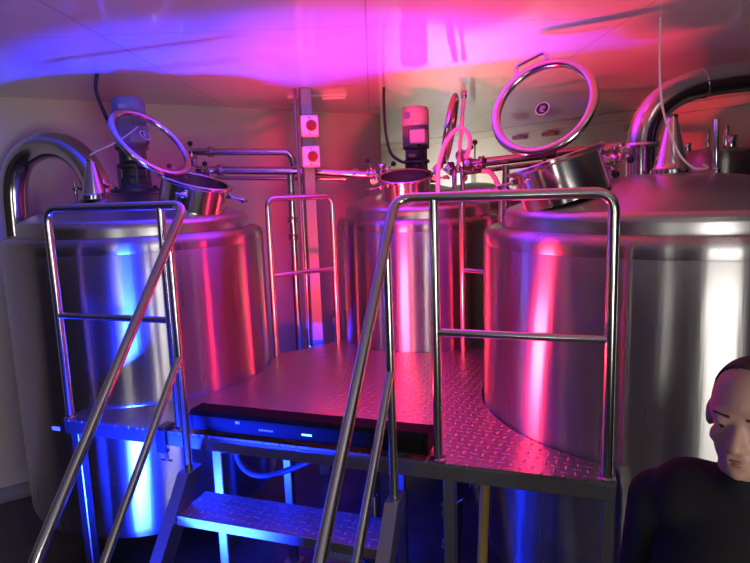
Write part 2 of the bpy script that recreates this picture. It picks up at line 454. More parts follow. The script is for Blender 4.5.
g = MB(); g.lathe([(.088, -.015), (.104, -.013), (.108, 0), (.104, .013), (.088, .015)], (-1.812, 4.025, 2.315), (-.12, -.05, 1), 36)
g.rcyl((-1.92, 3.98, 2.31), (-1.92, 3.93, 2.31), .014); g.build('pipe_clamp', M_PIPE, vp)
MB().rcyl((-1.93, 3.965, 2.23), (-1.93, 3.965, 2.36), .011, .003, 12).build('clamp_rod', M_PIPE, vp)

vp = thing('vapour_pipe', 'thick steel pipe rising from the biggest tank and bending away under the ceiling', 'pipe', (1.443, 3.25, 2.25))
pts = smooth([(1.443, 3.25, 2.262), (1.443, 3.25, 2.44), (1.475, 3.25, 2.56), (1.56, 3.25, 2.655), (1.69, 3.26, 2.715), (1.86, 3.27, 2.745), (2.15, 3.29, 2.765), (2.6, 3.32, 2.78), (3.3, 3.36, 2.80)])
MB().tube(pts, .076, 28).build('bent_pipe', M_PIPE, vp)
for p, n_, nm in (((1.443, 3.25, 2.42), (0, 0, 1), 'pipe_clamp'), ((1.75, 3.262, 2.728), (1, .05, .22), 'weld_ring')):
    w = .014 if nm == 'pipe_clamp' else .004; k = .018 if nm == 'pipe_clamp' else .003
    MB().lathe([(.075, -w), (.076 + k * .8, -w * .8), (.076 + k, 0), (.076 + k * .8, w * .8), (.075, w)], p, n_, 36).build(nm, M_PIPE, vp)

# ------------------------------------------------------------------ agitator motors
def motor(label, c, zb, ztop, cowl, facing):
    t = thing('agitator_motor', label, 'motor', (c[0], c[1], zb)); c = V((c[0], c[1], 0))
    Hh = ztop - zb; z = lambda f: zb + Hh * f
    d = V((facing[0], facing[1], 0)).normalized(); s = V((0, 0, 1)).cross(d)
    g = MB(); g.lathe([(.06, 0), (.145, 0), (.148, .004), (.148, .02), (.144, .024), (.10, .026), (.09, .04), (.085, .05)], c + V((0, 0, zb)), seg=40, ends=(True, True))
    for k in range(8):
        a = 2 * PI * k / 8; p = c + V((math.cos(a) * .125, math.sin(a) * .125, zb + .024)); g.rcyl(p, p + V((0, 0, .014)), .012, .003, 8)
    g.build('mounting_flange', M_DARKM, t)
    g = MB()
    g.lathe([(.085, z(.07)), (.085, z(.15)), (.07, z(.17)), (.07, z(.25)), (.10, z(.27)), (.10, z(.30)), (.082, z(.32)), (.082, z(.44)), (.1, z(.46)), (.1, z(.49))], c, seg=32, ends=(True, True))
    for k in range(4):
        a = 2 * PI * k / 4 + .5; q = c + V((math.cos(a) * .088, math.sin(a) * .088, 0)); g.cyl(q + V((0, 0, z(.05))), q + V((0, 0, z(.28))), .011, seg=8)
    g.box(c + d * .085 + V((0, 0, z(.38))), (.05, .10, .07), (d, s, V((0, 0, 1))), .008)
    gb = g.build('gearbox', M_DARKM, t)
    MB().box(c + d * .112 + V((0, 0, z(.36))), (.004, .05, .022), (d, s, V((0, 0, 1)))).build('brass_plate', M_BRASS, gb)
    g = MB(); g.lathe([(.09, z(.49)), (.09, z(.76))], c, seg=40, ends=(True, True))
    for k in range(28):
        a = 2 * PI * k / 28; e = V((math.cos(a), math.sin(a), 0)); g.box(c + e * .093 + V((0, 0, z(.625))), (.014, .004, Hh * .25), (e, V((0, 0, 1)).cross(e), V((0, 0, 1))))
    g.build('motor_body', M_MOTOR, t)
    g = MB(); g.box(c + d * .085 + s * .045 + V((0, 0, z(.60))), (.10, .115, .105), (d, s, V((0, 0, 1))), .008)
    jb = g.build('junction_box', cowl, t)
    MB().rcyl(c + d * .085 + s * .045 + V((0, 0, z(.60) - .07)), c + d * .085 + s * .045 + V((0, 0, z(.60) - .05)), .014).build('cable_gland', M_BLACK, jb)
    g = MB(); g.lathe([(.098, z(.755)), (.101, z(.765)), (.101, z(.94)), (.096, z(.98)), (.085, ztop), (.03, ztop + .002)], c, seg=40, ends=(True, True))
    cw = g.build('fan_cowl', cowl, t)
    MB().box(c + d * .1015 + V((0, 0, z(.88))) - s * .035, (.003, .045, .045), (d, s, V((0, 0, 1)))).build('rating_plate', M_GALV, cw)
    return t
motor('grey mixer motor on the blue-lit tank, behind the tilted glass lid', (-1.50, 3.87), 2.272, 2.85, M_MOTOR, (.4, -1))
motor('pale-capped mixer motor on the red-lit tank behind its open manway', (.343, 4.60), 2.272, 2.83, M_COWL, (-.35, -1))

# ------------------------------------------------------------------ platform
def circ(c, r, a0, a1, n=28): return [c + V((math.cos(math.radians(a0 + (a1 - a0) * i / n)), math.sin(math.radians(a0 + (a1 - a0) * i / n)), 0)) * r for i in range(n + 1)]
def hit(p, d, c, r):
    w = p - c; b_ = w.dot(d); return p + d * (-b_ - math.sqrt(max(b_ * b_ - (w.dot(w) - r * r), 0)))
FL, FR = PP(-1.83, 0), PP(.82, 0)
hr = hit(FR, PV, TR, .928); hl = hit(FL, PV, TL, .791)
ang = lambda c, p: math.degrees(math.atan2(p.y - c.y, p.x - c.x))
ar = ang(TR, hr) % 360; al = ang(TL, hl)
poly = [FL, FR] + circ(TR, .928, ar, 125) + [V((.82, 4.0, 0))] + circ(TM, .632, -62, -150) + [V((-.25, 4.40, 0)), V((-.66, 4.09, 0))] + circ(TL, .791, 14, al)
pf = thing('platform', 'raised chequer plate work platform between the three brewing tanks', 'platform', PP(-.5, .6, 0))
def prism(poly, z0, z1):
    n = len(poly); m_ = MB()
    m_.add([p + V((0, 0, z0)) for p in poly] + [p + V((0, 0, z1)) for p in poly],
           [tuple(range(n))[::-1], tuple(range(n, 2 * n))] + [(i, (i + 1) % n, n + (i + 1) % n, n + i) for i in range(n)])
    return m_
prism(poly, DECK - .012, DECK).build('deck_plate', M_DECK, pf)
g = MB(); g.box(PP(-.505, .02, DECK - .012 - .032), (2.65, .04, .064), PX, .003); g.build('edge_beam', M_FLAT, pf)
for s, k in ((-1.81, .05), (.80, .05)):
    MB().box(PP(s, .045 + k / 2, DECK - .044), (.04, k, .064), PX, .003).build('edge_beam', M_FLAT, pf)
MB().box(PP(-.5, .75, DECK - .05), (1.2, .05, .07), PX, .003).build('cross_beam', M_FLAT, pf)
for s, t in ((-1.795, .05), (-.99, .12), (.175, .06), (.795, .05), (-.55, 1.15), (-.25, .75), (-.95, .75)):
    g = MB(); g.box(PP(s, t, (DECK - .08) / 2 + .003), (.05, .05, DECK - .086), PX, .004); g.box(PP(s, t, .004), (.1, .1, .008), PX)
    g.build('leg', M_FLAT, pf)

# staircase
SL, SR = -1.005, -.02
st = thing('staircase', 'short steel staircase climbing to the platform beneath the black light bar', 'stairs', PP(-.55, -.45, 0))
sl = V((0, 0, 0)) - PV * .83 - V((0, 0, 1.0)); dirn = sl.normalized(); nrm = dirn.cross(PU).normalized()
for s in (SL, SR):
    top, bot = PP(s, -.045, .985), PP(s, -.045 - .80, .985 - .965)
    c = (top + bot) / 2
    g = MB()
    pts_ = [(-.035, 1.0), (-.145, 1.0), (-.905, .03), (-.905, 0), (-.80, 0)]
    a_ = [PP(s - .028, t, z) for t, z in pts_]; b_ = [PP(s + .028, t, z) for t, z in pts_]
    n = len(pts_); g.add(a_ + b_, [tuple(range(n)), tuple(range(2 * n - 1, n - 1, -1))] + [(i, n + i, n + (i + 1) % n, (i + 1) % n) for i in range(n)])
    g.build('stringer', M_FLAT, st)
for z, t0 in ((.86, -.03), (.60, -.245), (.34, -.46)):
    g = MB(); w = SR - SL - .062
    g.box(PP((SL + SR) / 2, t0 - .11, z - .004), (w, .22, .008), PX)
    tr2 = g.build('tread', M_DECK, st)
    g = MB(); g.box(PP((SL + SR) / 2, t0 - .216, z - .022), (w, .012, .045), PX, .002); g.build('nosing', M_FLAT, tr2)

# guard rails, pipe by pipe
RT = .03; pr_ = .0205
def rail_run(label, s_end, s_post, s_turn, s_stair):
    t = thing('guard_rail', label, 'railing', PP(s_post, RT, DECK))
    run = [PP(s_end, RT, DECK + .002), PP(s_end, RT, RAIL), PP(s_turn, RT, RAIL), PP(s_stair, RT - .975, RAIL - .975 * 1.19), PP(s_stair, RT - .985, .002)]
    # continuous pipe: end post, top rail, sloping handrail, foot
    MB().tube(run, pr_, 18, .07).build('handrail', M_RAIL, t)
    MB().tube([PP(s_post, RT, DECK + .002), PP(s_post, RT, RAIL)], pr_ * .93, 16).build('post', M_RAIL, t)
    MB().tube([PP(s_end, RT, 1.665), PP(s_post, RT, 1.665)], pr_ * .8, 14).build('mid_rail', M_RAIL, t)
    tp = -.10; ztop = RAIL - (RT - tp) * 1.2
    MB().tube([PP(s_stair, tp, 1.003), PP(s_stair, tp, ztop)], pr_ * .88, 16).build('post', M_RAIL, t)
    MB().tube([PP(s_stair, tp, 1.53), PP(s_stair, -.945, 1.53 - .845 * 1.2)], pr_ * .85, 14).build('lower_rail', M_RAIL, t)
    for s_, t_, z_ in ((s_end, RT, DECK), (s_post, RT, DECK)):
        MB().lathe([(.02, .002), (.032, .002), (.032, .006), (.022, .01)], PP(s_, t_, z_), seg=24).build('base_collar', M_RAIL, t)
    return t
rail_run('steel pipe guard rail and sloping handrail in front of the blue-lit tank', -1.812, -1.14, SL, SL)
rail_run('steel pipe guard rail and sloping handrail in front of the biggest tank', .787, .135, SR, SR)
def back_rail(label, p, q):
    p, q = V(p), V(q); t = thing('guard_rail', label, 'railing', (p.x, p.y, DECK))
    u = V((0, 0, 1))
    MB().tube([p + u * (DECK + .002), p + u * RAIL, q + u * RAIL, q + u * (DECK + .002)], .02, 16, .06).build('hoop', M_RAIL, t)
    MB().tube([p + u * 1.69, q + u * 1.69], .016, 14).build('mid_rail', M_RAIL, t)
    return t
back_rail('hoop-shaped guard rail closing the gap in front of the steel column', (-.69, 3.99, 0), (-.283, 4.245, 0))
back_rail('narrow guard rail closing the gap between the red-lit tank and the biggest tank', (.585, 3.945, 0), (.79, 3.70, 0))

# ------------------------------------------------------------------ light bar lying on the platform edge
LS = -.09
lb = thing('light_bar', 'long black light bar with small blue lamp lying on the platform edge', 'light', PP(-.48, .085, DECK))
X = (PU, PV, V((0, 0, 1)))
c = PP(-.475, .082, DECK + .062)
g = MB()
prof = [(-.062, -.046), (-.068, -.036), (-.068, .026), (-.054, .046), (.040, .046), (.060, .030), (.062, -.036), (.054, -.046)]
g.ring([[c + PU * s + PV * p + V((0, 0, q)) for p, q in prof] for s in (-.575, .55)])
body = g.build('body', M_BAR, lb)
for s in (-.585, .56):
    g = MB(); g.ring([[c + PU * (s + k) + PV * p * sc + V((0, 0, q * sc)) for p, q in prof] for k, sc in ((-.010, .96), (-.006, 1.03), (.006, 1.03), (.010, .96))])
    g.build('end_cap', M_BAR, lb)
for s in (-.42, .42):
    g = MB(); g.box(c + PU * s + V((0, 0, -.053)), (.10, .12, .014), X, .003); g.build('foot', M_RUBBER, lb)
ln = V((0, 0, 1)) * .78 + PV * .62; lt = PU.cross(ln)
lc = c + PU * LS + PV * .0535 + V((0, 0, .0365))
g = MB(); g.box(lc, (.40, .016, .003), (PU, lt, ln)); g.build('lens', M_LAMP, lb)
g = MB(); g.box(c + PU * .02 - PV * .0690 - V((0, 0, .012)), (.05, .004, .008), X, .0015); g.build('indicator', M_BLED, lb)
g = MB()
for k in range(6): g.box(c + PU * (-.215 + k * .0125) - PV * .0685 - V((0, 0, .012)), (.008, .002, .008), X)
g.build('lettering', M_MARK, lb)
g = MB(); g.box(c + PU * -.33 - PV * .0685 + V((0, 0, .012)), (.022, .002, .012), X); g.build('badge', M_MARK, lb)
# clamp bracket at its far end, on the platform edge
ck = thing('clamp', 'small black clamp gripping the platform edge beside the stair post', 'clamp', PP(-1.215, -.012, DECK))
g = MB(); g.box(PP(-1.215, .02, DECK + .012), (.05, .09, .018), X, .004); g.box(PP(-1.215, -.02, DECK - .045), (.05, .018, .12), X, .004)
g.build('jaw', M_BLACK, ck)
g = MB(); g.cyl(PP(-1.215, .01, DECK - .1), PP(-1.215, .01, DECK - .16), .009, seg=10); g.cyl(PP(-1.245, .01, DECK - .155), PP(-1.185, .01, DECK - .155), .006, seg=8)
g.box(PP(-1.215, -.005, DECK - .1), (.04, .04, .018), X, .003)
g.build('screw', M_PIPE, ck)

area('red_led_light', lc + PV * .075 + V((0, 0, .012)), PV * .78 + V((0, 0, .46)) + PU * .42, .36, .03, 80, (1, .024, .055), 140)

# blue floor flood standing in front of the platform, below the picture
FC = V((-1.27, 1.98, .23)); bd = V((.24, .78, .60)).normalized(); bs = bd.cross(V((0, 0, 1))).normalized(); bu = bs.cross(bd)
fx = thing('floor_flood', 'low black floor flood lamp shining blue in front of the blue-lit tank', 'light', (FC.x, FC.y, 0))
g = MB(); g.box(FC - bd * .05, (.46, .09, .20), (bs, bd, bu), .012); g.build('housing', M_BLACK, fx)
g = MB(); g.box(FC - bd * .003, (.43, .002, .17), (bs, bd, bu)); g.build('lens', M_BLACK, fx)
g = MB(); q = FC - bd * .05; zf = V((0, 0, 1)); q0 = V((q.x, q.y, .008))
g.tube([q + bs * .245, q0 + bs * .25, q0 - bs * .25, q - bs * .245], .008, 10, .02); g.build('yoke', M_BLACK, fx)
area('blue_led_light', FC + bd * .004, bd, .42, .16, 320, (.005, .022, 1), 80)

# ------------------------------------------------------------------ steel column, switches, wall pipes
CX, CY = -.462, 4.53
colx = (WA, WB, V((0, 0, 1)))
g = MB(); g.box((CX, CY, H / 2), (.085, .085, H), (V((.97, .24, 0)), V((-.24, .97, 0)), V((0, 0, 1))), .006)
o = struct('steel_column', g, M_GALV); 
fd = V((CX, CY, 0)); fd = (V((.0, -1, 0)) + V((.12, 0, 0))).normalized(); fs = V((0, 0, 1)).cross(fd)
fdir = -WB if False else V((.12, -.99, 0)).normalized(); fsd = V((0, 0, 1)).cross(fdir)
for z, nm in ((2.70, 'upper white isolator switch with red dial on the steel column'), (2.485, 'lower white isolator switch with red dial on the steel column')):
    t = thing('isolator_switch', nm, 'switch', (-.43, 4.40, z), 'isolator switches on the column')
    p = V((-.43, 4.42, z)); ax = (fsd, -fdir, V((0, 0, 1)))
    g = MB(); g.box(p, (.125, .075, .15), ax, .008); bx = g.build('box', M_WHITE, t)
    g = MB(); g.box(p + fdir * .039 + fsd * .0, (.10, .006, .125), ax, .002); g.build('cover', M_WHITE, t)
    q = p + fdir * .042 + fsd * .012
    MB().lathe([(0, 0), (.040, 0), (.040, .005), (0, .005)], q, fdir, 32).build('dial_plate', M_MARK, t)
    g = MB(); g.lathe([(.034, .004), (.034, .018), (.030, .022), (0, .022)], q, fdir, 32, (True, True)); g.box(q + fdir * .028, (.014, .016, .056), ax, .003)
    g.build('dial', M_RED, t)
    for dz in (.055, -.055): MB().rcyl(p + V((0, 0, dz)) + fdir * .040, p + V((0, 0, dz)) + fdir * .045, .005, .001, 10).build('screw', M_DARKM, t)
# cable conduit clipped beside the column
tag(MB().rcyl((-.535, 4.50, 1.2), (-.535, 4.50, H - .002), .011, .002, 12).build('conduit', M_GALV), 'thin steel conduit running up beside the steel column', 'conduit')
# ceiling trunking beside the column
t = thing('ceiling_light', 'slim white fluorescent batten on the ceiling at the steel column', 'light', (-.43, 4.84, H))
g = MB(); g.box((-.40, 4.84, H - .009), (.46, .04, .018), None, .003); g.build('batten', M_WHITE, t)
g = MB(); g.rcyl((-.36, 4.84, H - .029), (-.18, 4.84, H - .029), .010, .003, 14); g.build('tube', M_WHITE, t)

def pipe(label, pts, r, bend=.05, unions=(), m=None, name='process_pipe'):
    t = thing(name, label, 'pipe', pts[0])
    MB().tube(pts, r, 16, bend).build('pipe_run', m or M_PIPE, t)
    for p, n_ in unions:
        MB().lathe([(r, -.022), (r + .014, -.02), (r + .016, -.008), (r + .009, -.004), (r + .009, .004), (r + .016, .008), (r + .014, .02), (r, .022)], p, n_, 24).build('pipe_union', M_PIPE, t)
    return t
pipe('topmost wall pipe running from the blue-lit tank and turning down near the column', [(-1.36, 4.62, 2.563), (-.61, 4.62, 2.538), (-.578, 4.62, 2.435)], .026, .05, [((-1.2, 4.62, 2.558), (1, 0, -.03))])
pipe('thick wall pipe at mid height passing behind the steel column', [(-1.33, 4.66, 2.43), (-.45, 4.66, 2.39), (.02, 4.66, 2.345), (.02, 4.52, 2.30)], .030, .05, [((-1.15, 4.66, 2.422), (1, 0, -.04)), ((-.12, 4.66, 2.359), (1, 0, -.09))])
pipe('thin wall pipe just below the thick one, reaching the column', [(-1.30, 4.72, 2.372), (-.45, 4.72, 2.335), (-.20, 4.72, 2.325)], .015, .03)
pipe('upright pipe with two clamp unions left of the steel column', [(-.617, 4.60, .3), (-.608, 4.60, 2.37)], .028, .03, [((-.611, 4.60, 2.03), (0, 0, 1)), ((-.611, 4.60, 1.90), (0, 0, 1))])
pipe('thinner upright pipe squeezed between the clamped pipe and the column', [(-.535, 4.62, .3), (-.53, 4.62, 2.36)], .018, .03)
pipe('slim upright pipe with clamp against the side of the red-lit tank', [(-.305, 4.42, .3), (-.30, 4.42, 1.90), (-.285, 4.50, 1.96)], .014, .06, [((-.303, 4.42, 1.33), (0, 0, 1)), ((-.303, 4.42, 1.27), (0, 0, 1))])
pipe('pair-width red-lit pipe running from the valve cluster behind the raised lid', [(.70, 4.40, 2.393), (1.075, 4.40, 2.425), (1.75, 4.42, 2.48), (2.1, 4.5, 2.50)], .032, .05, [((.80, 4.40, 2.402), (1, 0, .09))])
pipe('lower red-lit pipe just beneath the one behind the raised lid', [(.68, 4.48, 2.335), (1.1, 4.48, 2.372), (1.9, 4.52, 2.43)], .018, .05)
pipe('short upright drop pipe with clamp in front of the manway of the biggest tank', [(.965, 4.36, 2.375), (.955, 4.34, 2.10), (.955, 4.34, .5)], .026, .03, [((.957, 4.34, 2.19), (0, 0, 1)), ((.955, 4.34, 2.06), (0, 0, 1))])
pipe('first thin upright pipe beneath the red-lit valve cluster', [(.595, 4.36, 2.222), (.60, 4.40, 2.36)], .017)
pipe('second thin upright pipe beneath the red-lit valve cluster', [(.66, 4.40, 2.205), (.662, 4.43, 2.36)], .017)

def valve(label, p, n, lever, group=None, L=.11):
    p, n, lever = V(p), V(n).normalized(), V(lever).normalized()
    t = thing('butterfly_valve', label, 'valve', p, group)
    g = MB(); g.lathe([(.02, -.035), (.04, -.033), (.042, -.022), (.03, -.016), (.034, -.012), (.034, .012), (.03, .016), (.042, .022), (.04, .033), (.02, .035)], p, n, 28, (True, True))
    g.build('valve_body', M_PIPE, t)
    x = lever - n * lever.dot(n)
    if x.length < .1: x = basis(n)[0]
    x.normalize()
    g = MB(); g.rcyl(p + x * .03, p + x * .06, .012, .002, 12); g.cyl(p + x * .055, p + x * .058 + lever * L, .0055, seg=10); g.build('lever', M_PIPE, t)
    MB().ball(p + x * .058 + lever * L, .019).build('knob', M_BLACK, t)
    return t
valve('butterfly valve with black knob pointing up beside the tilted glass lid', (-1.29, 4.42, 2.48), (1, 0, 0), (-.05, 0, 1), L=.07)
valve('butterfly valve whose black knob shows through the tilted glass lid', (-1.33, 4.38, 2.42), (0, 0, 1), (-.7, -.1, .45), L=.06)
valve('butterfly valve with clamp on the pipes behind the open manway of the blue-lit tank', (-1.20, 4.48, 2.40), (1, 0, -.04), (.1, -.6, .4), L=.05)
valve('butterfly valve at the pipe end beside the open red-lit manway', (.0, 4.42, 2.345), (1, 0, 0), (-.45, -.3, .75), L=.05)
valve('second valve knob leaning over the open red-lit manway', (.075, 4.50, 2.385), (0, 0, 1), (.55, -.2, .5), L=.05)
valve('valve with black knob standing upright on the red-lit pipe', (.735, 4.30, 2.37), (1, 0, .08), (0, -.1, 1), L=.11)
valve('valve with black knob sticking out sideways on the red-lit pipe', (.66, 4.19, 2.39), (0, .3, 1), (1, -.1, .25), L=.06)
valve('shiny clamp valve low on the hinge of the edge-on lid', (.545, 4.22, 2.36), (.6, 0, .8), (.4, -.6, .7), L=.03)
valve('shiny clamp valve beside the edge-on lid and its hose', (.645, 4.35, 2.455), (.2, 1, .2), (.6, 0, .5), L=.03)
valve('clamp valve just behind the raised round lid of the biggest tank', (1.165, 3.0, 2.325), (1, .2, .1), (.2, -.5, -.5), L=.02)
valve('clamp valve between the raised lid and the thick bent pipe', (1.28, 3.10, 2.375), (1, .1, .15), (0, -.6, -.3), L=.02)
pipe('short pipe joining the manway of the biggest tank to its bent pipe', [(1.06, 3.09, 2.33), (1.14, 3.10, 2.37), (1.26, 3.19, 2.41), (1.335, 3.23, 2.41)], .021, .04)
valve('sample valve under the platform on the upright pipe beside the stairs', (.335, 2.86, .60), (0, -1, 0), (.6, -.2, .5), L=.06)

# sight tube by the edge-on lid, hoses
t = thing('sight_tube', 'tall narrow sight tube standing up beside the edge-on lid', 'tube', (.60, 4.24, 2.36))
g = MB(); g.rcyl((.605, 4.24, 2.36), (.652, 4.24, 2.85), .013, .003, 16); g.build('glass_tube', M_HOSE, t)
g = MB(); g.rcyl((.651, 4.24, 2.83), (.656, 4.24, 2.88), .018, .003, 16); g.rcyl((.602, 4.24, 2.33), (.607, 4.24, 2.38), .02, .003, 16); g.build('end_fitting', M_PIPE, t)
tag(MB().tube(smooth([(.44, 4.03, 2.19), (.445, 4.03, 2.36), (.485, 4.03, 2.50), (.55, 4.03, 2.595), (.61, 4.03, 2.61), (.65, 4.03, 2.56), (.655, 4.05, 2.49), (.64, 4.10, 2.43)]), .015, 12).build('hose', M_HOSE), 'looped translucent hose arching beside the edge-on lid', 'hose')
tag(MB().tube(smooth([(.79, 4.34, 2.34), (.84, 4.32, 2.33), (.885, 4.30, 2.26), (.905, 4.28, 2.15), (.93, 4.26, 1.98), (.93, 4.24, 1.8)]), .018, 12).build('hose', M_HOSE), 'pale hose curving down from the red-lit pipe behind the biggest tank', 'hose')

# ------------------------------------------------------------------ cables from the ceiling
def cable(label, pts, r, m, name='power_cable'):
    return tag(MB().tube(smooth(pts, 8), r, 10).build(name, m, loc=V(pts[0])), label, 'cable')
cable('black power cable dropping from the ceiling to the mixer motor of the blue-lit tank', [(-1.62, 3.75, H), (-1.64, 3.76, 2.88), (-1.60, 3.78, 2.72), (-1.53, 3.76, 2.60), (-1.45, 3.73, 2.545), (-1.375, 3.74, 2.55), (-1.355, 3.76, 2.57)], .011, M_RUBBER)
cable('black power cable looping down from the ceiling to the red-lit mixer motor', [(.115, 4.6, H), (.112, 4.6, 2.86), (.118, 4.58, 2.66), (.15, 4.54, 2.50), (.22, 4.50, 2.435), (.27, 4.485, 2.425), (.30, 4.48, 2.43)], .011, M_RUBBER)
cable('thin white wire strung from the cone fitting up to the tilted glass lid', [(-1.645, 3.6, 2.492), (-1.60, 3.60, 2.515), (-1.53, 3.61, 2.545), (-1.46, 3.63, 2.585), (-1.41, 3.67, 2.63), (-1.40, 3.73, 2.66)], .0045, M_WHITE, 'white_wire')
cable('thin white wire hanging from the ceiling beside the thick bent pipe', [(1.365, 2.93, H), (1.366, 2.92, 2.75), (1.37, 2.89, 2.58), (1.385, 2.85, 2.47), (1.425, 2.82, 2.35), (1.47, 2.79, 2.29), (1.52, 2.80, 2.28), (1.56, 2.82, 2.285), (1.555, 2.85, 2.30)], .0055, M_WHITE, 'white_wire')

# ------------------------------------------------------------------ fittings on the far wall
def on_wall(b, z): return RP(A2, b, z)
def wall_box(name, label, cat, b, z, w, h, d, m, extra=None):
    t = thing(name, label, cat, on_wall(b, z))
    MB().box(on_wall(b, z) - WA * (d / 2 + .001), (d, w, h), RX, .006).build('case', m, t)
    if extra: extra(t)
    return t
def dial(t): MB().lathe([(0, 0), (.06, 0), (.06, .03), (0, .03)], on_wall(6.63, 2.36) - WA * .09, -WA, 24).build('dial', M_RED, t)
wall_box('isolator_switch', 'grey switch box with red dial on the far wall behind the valve cluster', 'switch', 6.63, 2.36, .26, .30, .09, M_WHITE, dial)
wall_box('emergency_light', 'small grey emergency lamp high on the far wall beside the thick bent pipe', 'light', 3.95, 2.80, .26, .08, .07, M_MARK)
for b_, nm in ((5.62, 'small brown wall bracket seen through the raised lid, below its sticker'), (5.12, 'second small brown wall bracket seen through the raised lid, nearer its rim')):
    t = thing('wall_bracket', nm, 'bracket', on_wall(b_, 2.84))
    g = MB(); g.box(on_wall(b_, 2.84) - WA * .04, (.08, .22, .05), RX, .01); g.build('plate', mat('brown_bracket', (.30, .10, .07), .5), t)

# ------------------------------------------------------------------ things under the platform
pm = thing('pump', 'small dark transfer pump on the floor under the platform behind the stairs', 'pump', (-.30, 3.25, 0))
g = MB(); g.box((-.22, 3.25, .03), (.42, .26, .06), PX, .01); g.build('base', M_FLAT, pm)
a_, b_ = V((-.38, 3.30, .20)), V((-.12, 3.21, .20)); g = MB(); g.rcyl(a_, b_, .10, .015, 32)
for k in range(9): p = a_.lerp(b_, .12 + k * .095); g.lathe([(.1, -.004), (.108, -.003), (.108, .003), (.1, .004)], p, b_ - a_, 32)
g.build('motor', M_MOTOR, pm)
g = MB(); g.lathe([(.05, -.06), (.11, -.05), (.125, -.02), (.125, .02), (.1, .04), (.05, .05)], (-.05, 3.19, .20), b_ - a_, 32, (True, True)); g.build('pump_head', M_PIPE, pm)
g = MB(); g.tube([(-.05, 3.19, .3), (-.05, 3.19, .52)], .025, 14); g.build('outlet', M_PIPE, pm)
def hose(label, pts, r=.022, m=None): return tag(MB().tube(smooth(pts), r, 12).build('hose', m or M_RUBBER, loc=V(pts[0])), label, 'hose')
hose('dark hose drooping under the platform behind the upper stair tread', [(-.85, 3.28, .98), (-.8, 3.2, .74), (-.65, 3.15, .68), (-.35, 3.1, .80), (-.1, 3.12, .98)], .017)
hose('dark hose rising from the pump to the underside of the platform', [(-.05, 3.19, .53), (-.04, 3.16, .7), (.05, 3.1, .9), (.2, 3.05, 1.0)], .024)
hose('dark hose lying in a loop on the floor under the stairs', [(-.68, 2.9, .03), (-.5, 2.76, .03), (-.25, 2.8, .03), (-.18, 2.95, .03), (-.35, 3.05, .03), (-.6, 3.06, .03)], .024)
hose('black hose sloping beside the upright pipe to the biggest tank', [(.30, 3.2, 1.05), (.36, 3.12, .92), (.40, 3.06, .72), (.41, 3.06, .45), (.40, 3.10, .15)], .024)
pipe('upright pipe under the platform edge carrying a clamp valve', [(.340, 2.92, .05), (.340, 2.92, 1.06)], .023, .02, [((.34, 2.92, .37), (0, 0, 1)), ((.34, 2.92, .80), (0, 0, 1))])
pipe('slanting outlet pipe from the foot of the biggest tank', [(.53, 2.98, .52), (.50, 3.0, .66), (.47, 2.99, .86), (.44, 2.99, .97)], .022, .05, [((.50, 3.0, .66), (-.2, 0, .95))])
sq = thing('squeegee', 'yellow-handled squeegee leaning against the biggest tank under the platform', 'squeegee', (.46, 2.70, 0))
g = MB(); g.rcyl((.46, 2.68, .06), (.52, 2.83, .80), .025, .004, 16); g.build('handle', M_YELLOW, sq)
g = MB(); g.box((.46, 2.68, .05), (.36, .03, .06), PX, .006); g.build('head', M_BLACK, sq)

# ------------------------------------------------------------------ the man at the edge of the picture
pc = V((.797, 1.23, 0))
fw = V((-.70, -.71, 0)).normalized(); sd = V((0, 0, 1)).cross(fw)          # facing; his left side = +sd
def B(f, s, z): return pc + fw * f + sd * s + V((0, 0, z))
man = thing('person', 'man in a black shirt with cropped hair standing in front of the biggest tank', 'person', (pc.x, pc.y, 0))
def capsule(m_, p, q, r1, r2, n=6):
    p, q = V(p), V(q); d = (q - p).normalized(); L = (q - p).length
    pr = [(r1 * math.sin(PI / 2 * i / n), -r1 * math.cos(PI / 2 * i / n)) for i in range(n + 1)] + [(r2 * math.cos(PI / 2 * i / n), L + r2 * math.sin(PI / 2 * i / n)) for i in range(n + 1)]
    return m_.lathe(pr, p, d, 20)
def ell(m_, c, rf, rs, rz, seg=28, tilt=0):
    o = len(m_.v); m_.ball((0, 0, 0), 1, seg)
    ct, st_ = math.cos(tilt), math.sin(tilt)
    for i in range(o, len(m_.v)):
        x, y, z = m_.v[i]; x *= rf; y *= rs; z *= rz
        x, z = x * ct + z * st_, -x * st_ + z * ct
        m_.v[i] = tuple(V(c) + fw * x + sd * y + V((0, 0, z)))
    return m_
def remesh(o, vox, it):
    m1 = o.modifiers.new('voxel', 'REMESH'); m1.mode = 'VOXEL'; m1.voxel_size = vox; m1.use_smooth_shade = True
    m2 = o.modifiers.new('soft', 'SMOOTH'); m2.iterations = it; m2.factor = .5
HZ = 1.729                                                              # eye line
g = MB()
ell(g, B(-.012, 0, HZ + .022), .098, .077, .098)                         # cranium
ell(g, B(.03, 0, HZ - .035), .066, .060, .088)                           # face block
ell(g, B(.05, 0, HZ - .088), .040, .043, .032)                           # jaw and chin
ell(g, B(.072, 0, HZ - .103), .018, .022, .016)
ell(g, B(.078, 0, HZ + .022), .018, .055, .012)                          # brow
for s in (-1, 1):
    ell(g, B(.066, .036 * s, HZ - .03), .022, .024, .022)                # cheekbones
    ell(g, B(-.008, .078 * s, HZ - .012), .020, .010, .033, 16)          # ears
for s in (-1, 1):
    ell(g, B(.0775, .031 * s, HZ + .0075), .0155, .019, .0085, 18)       # upper lid
    ell(g, B(.0755, .031 * s, HZ - .0125), .0135, .018, .007, 18)        # lower lid
capsule(g, B(.088, 0, HZ + .004), B(.112, 0, HZ - .036), .0095, .0135)    # nose
for s in (-1, 1): ell(g, B(.100, .012 * s, HZ - .042), .012, .009, .008, 14)
capsule(g, B(.092, -.018, HZ - .066), B(.092, .018, HZ - .066), .0065, .0065)   # lips
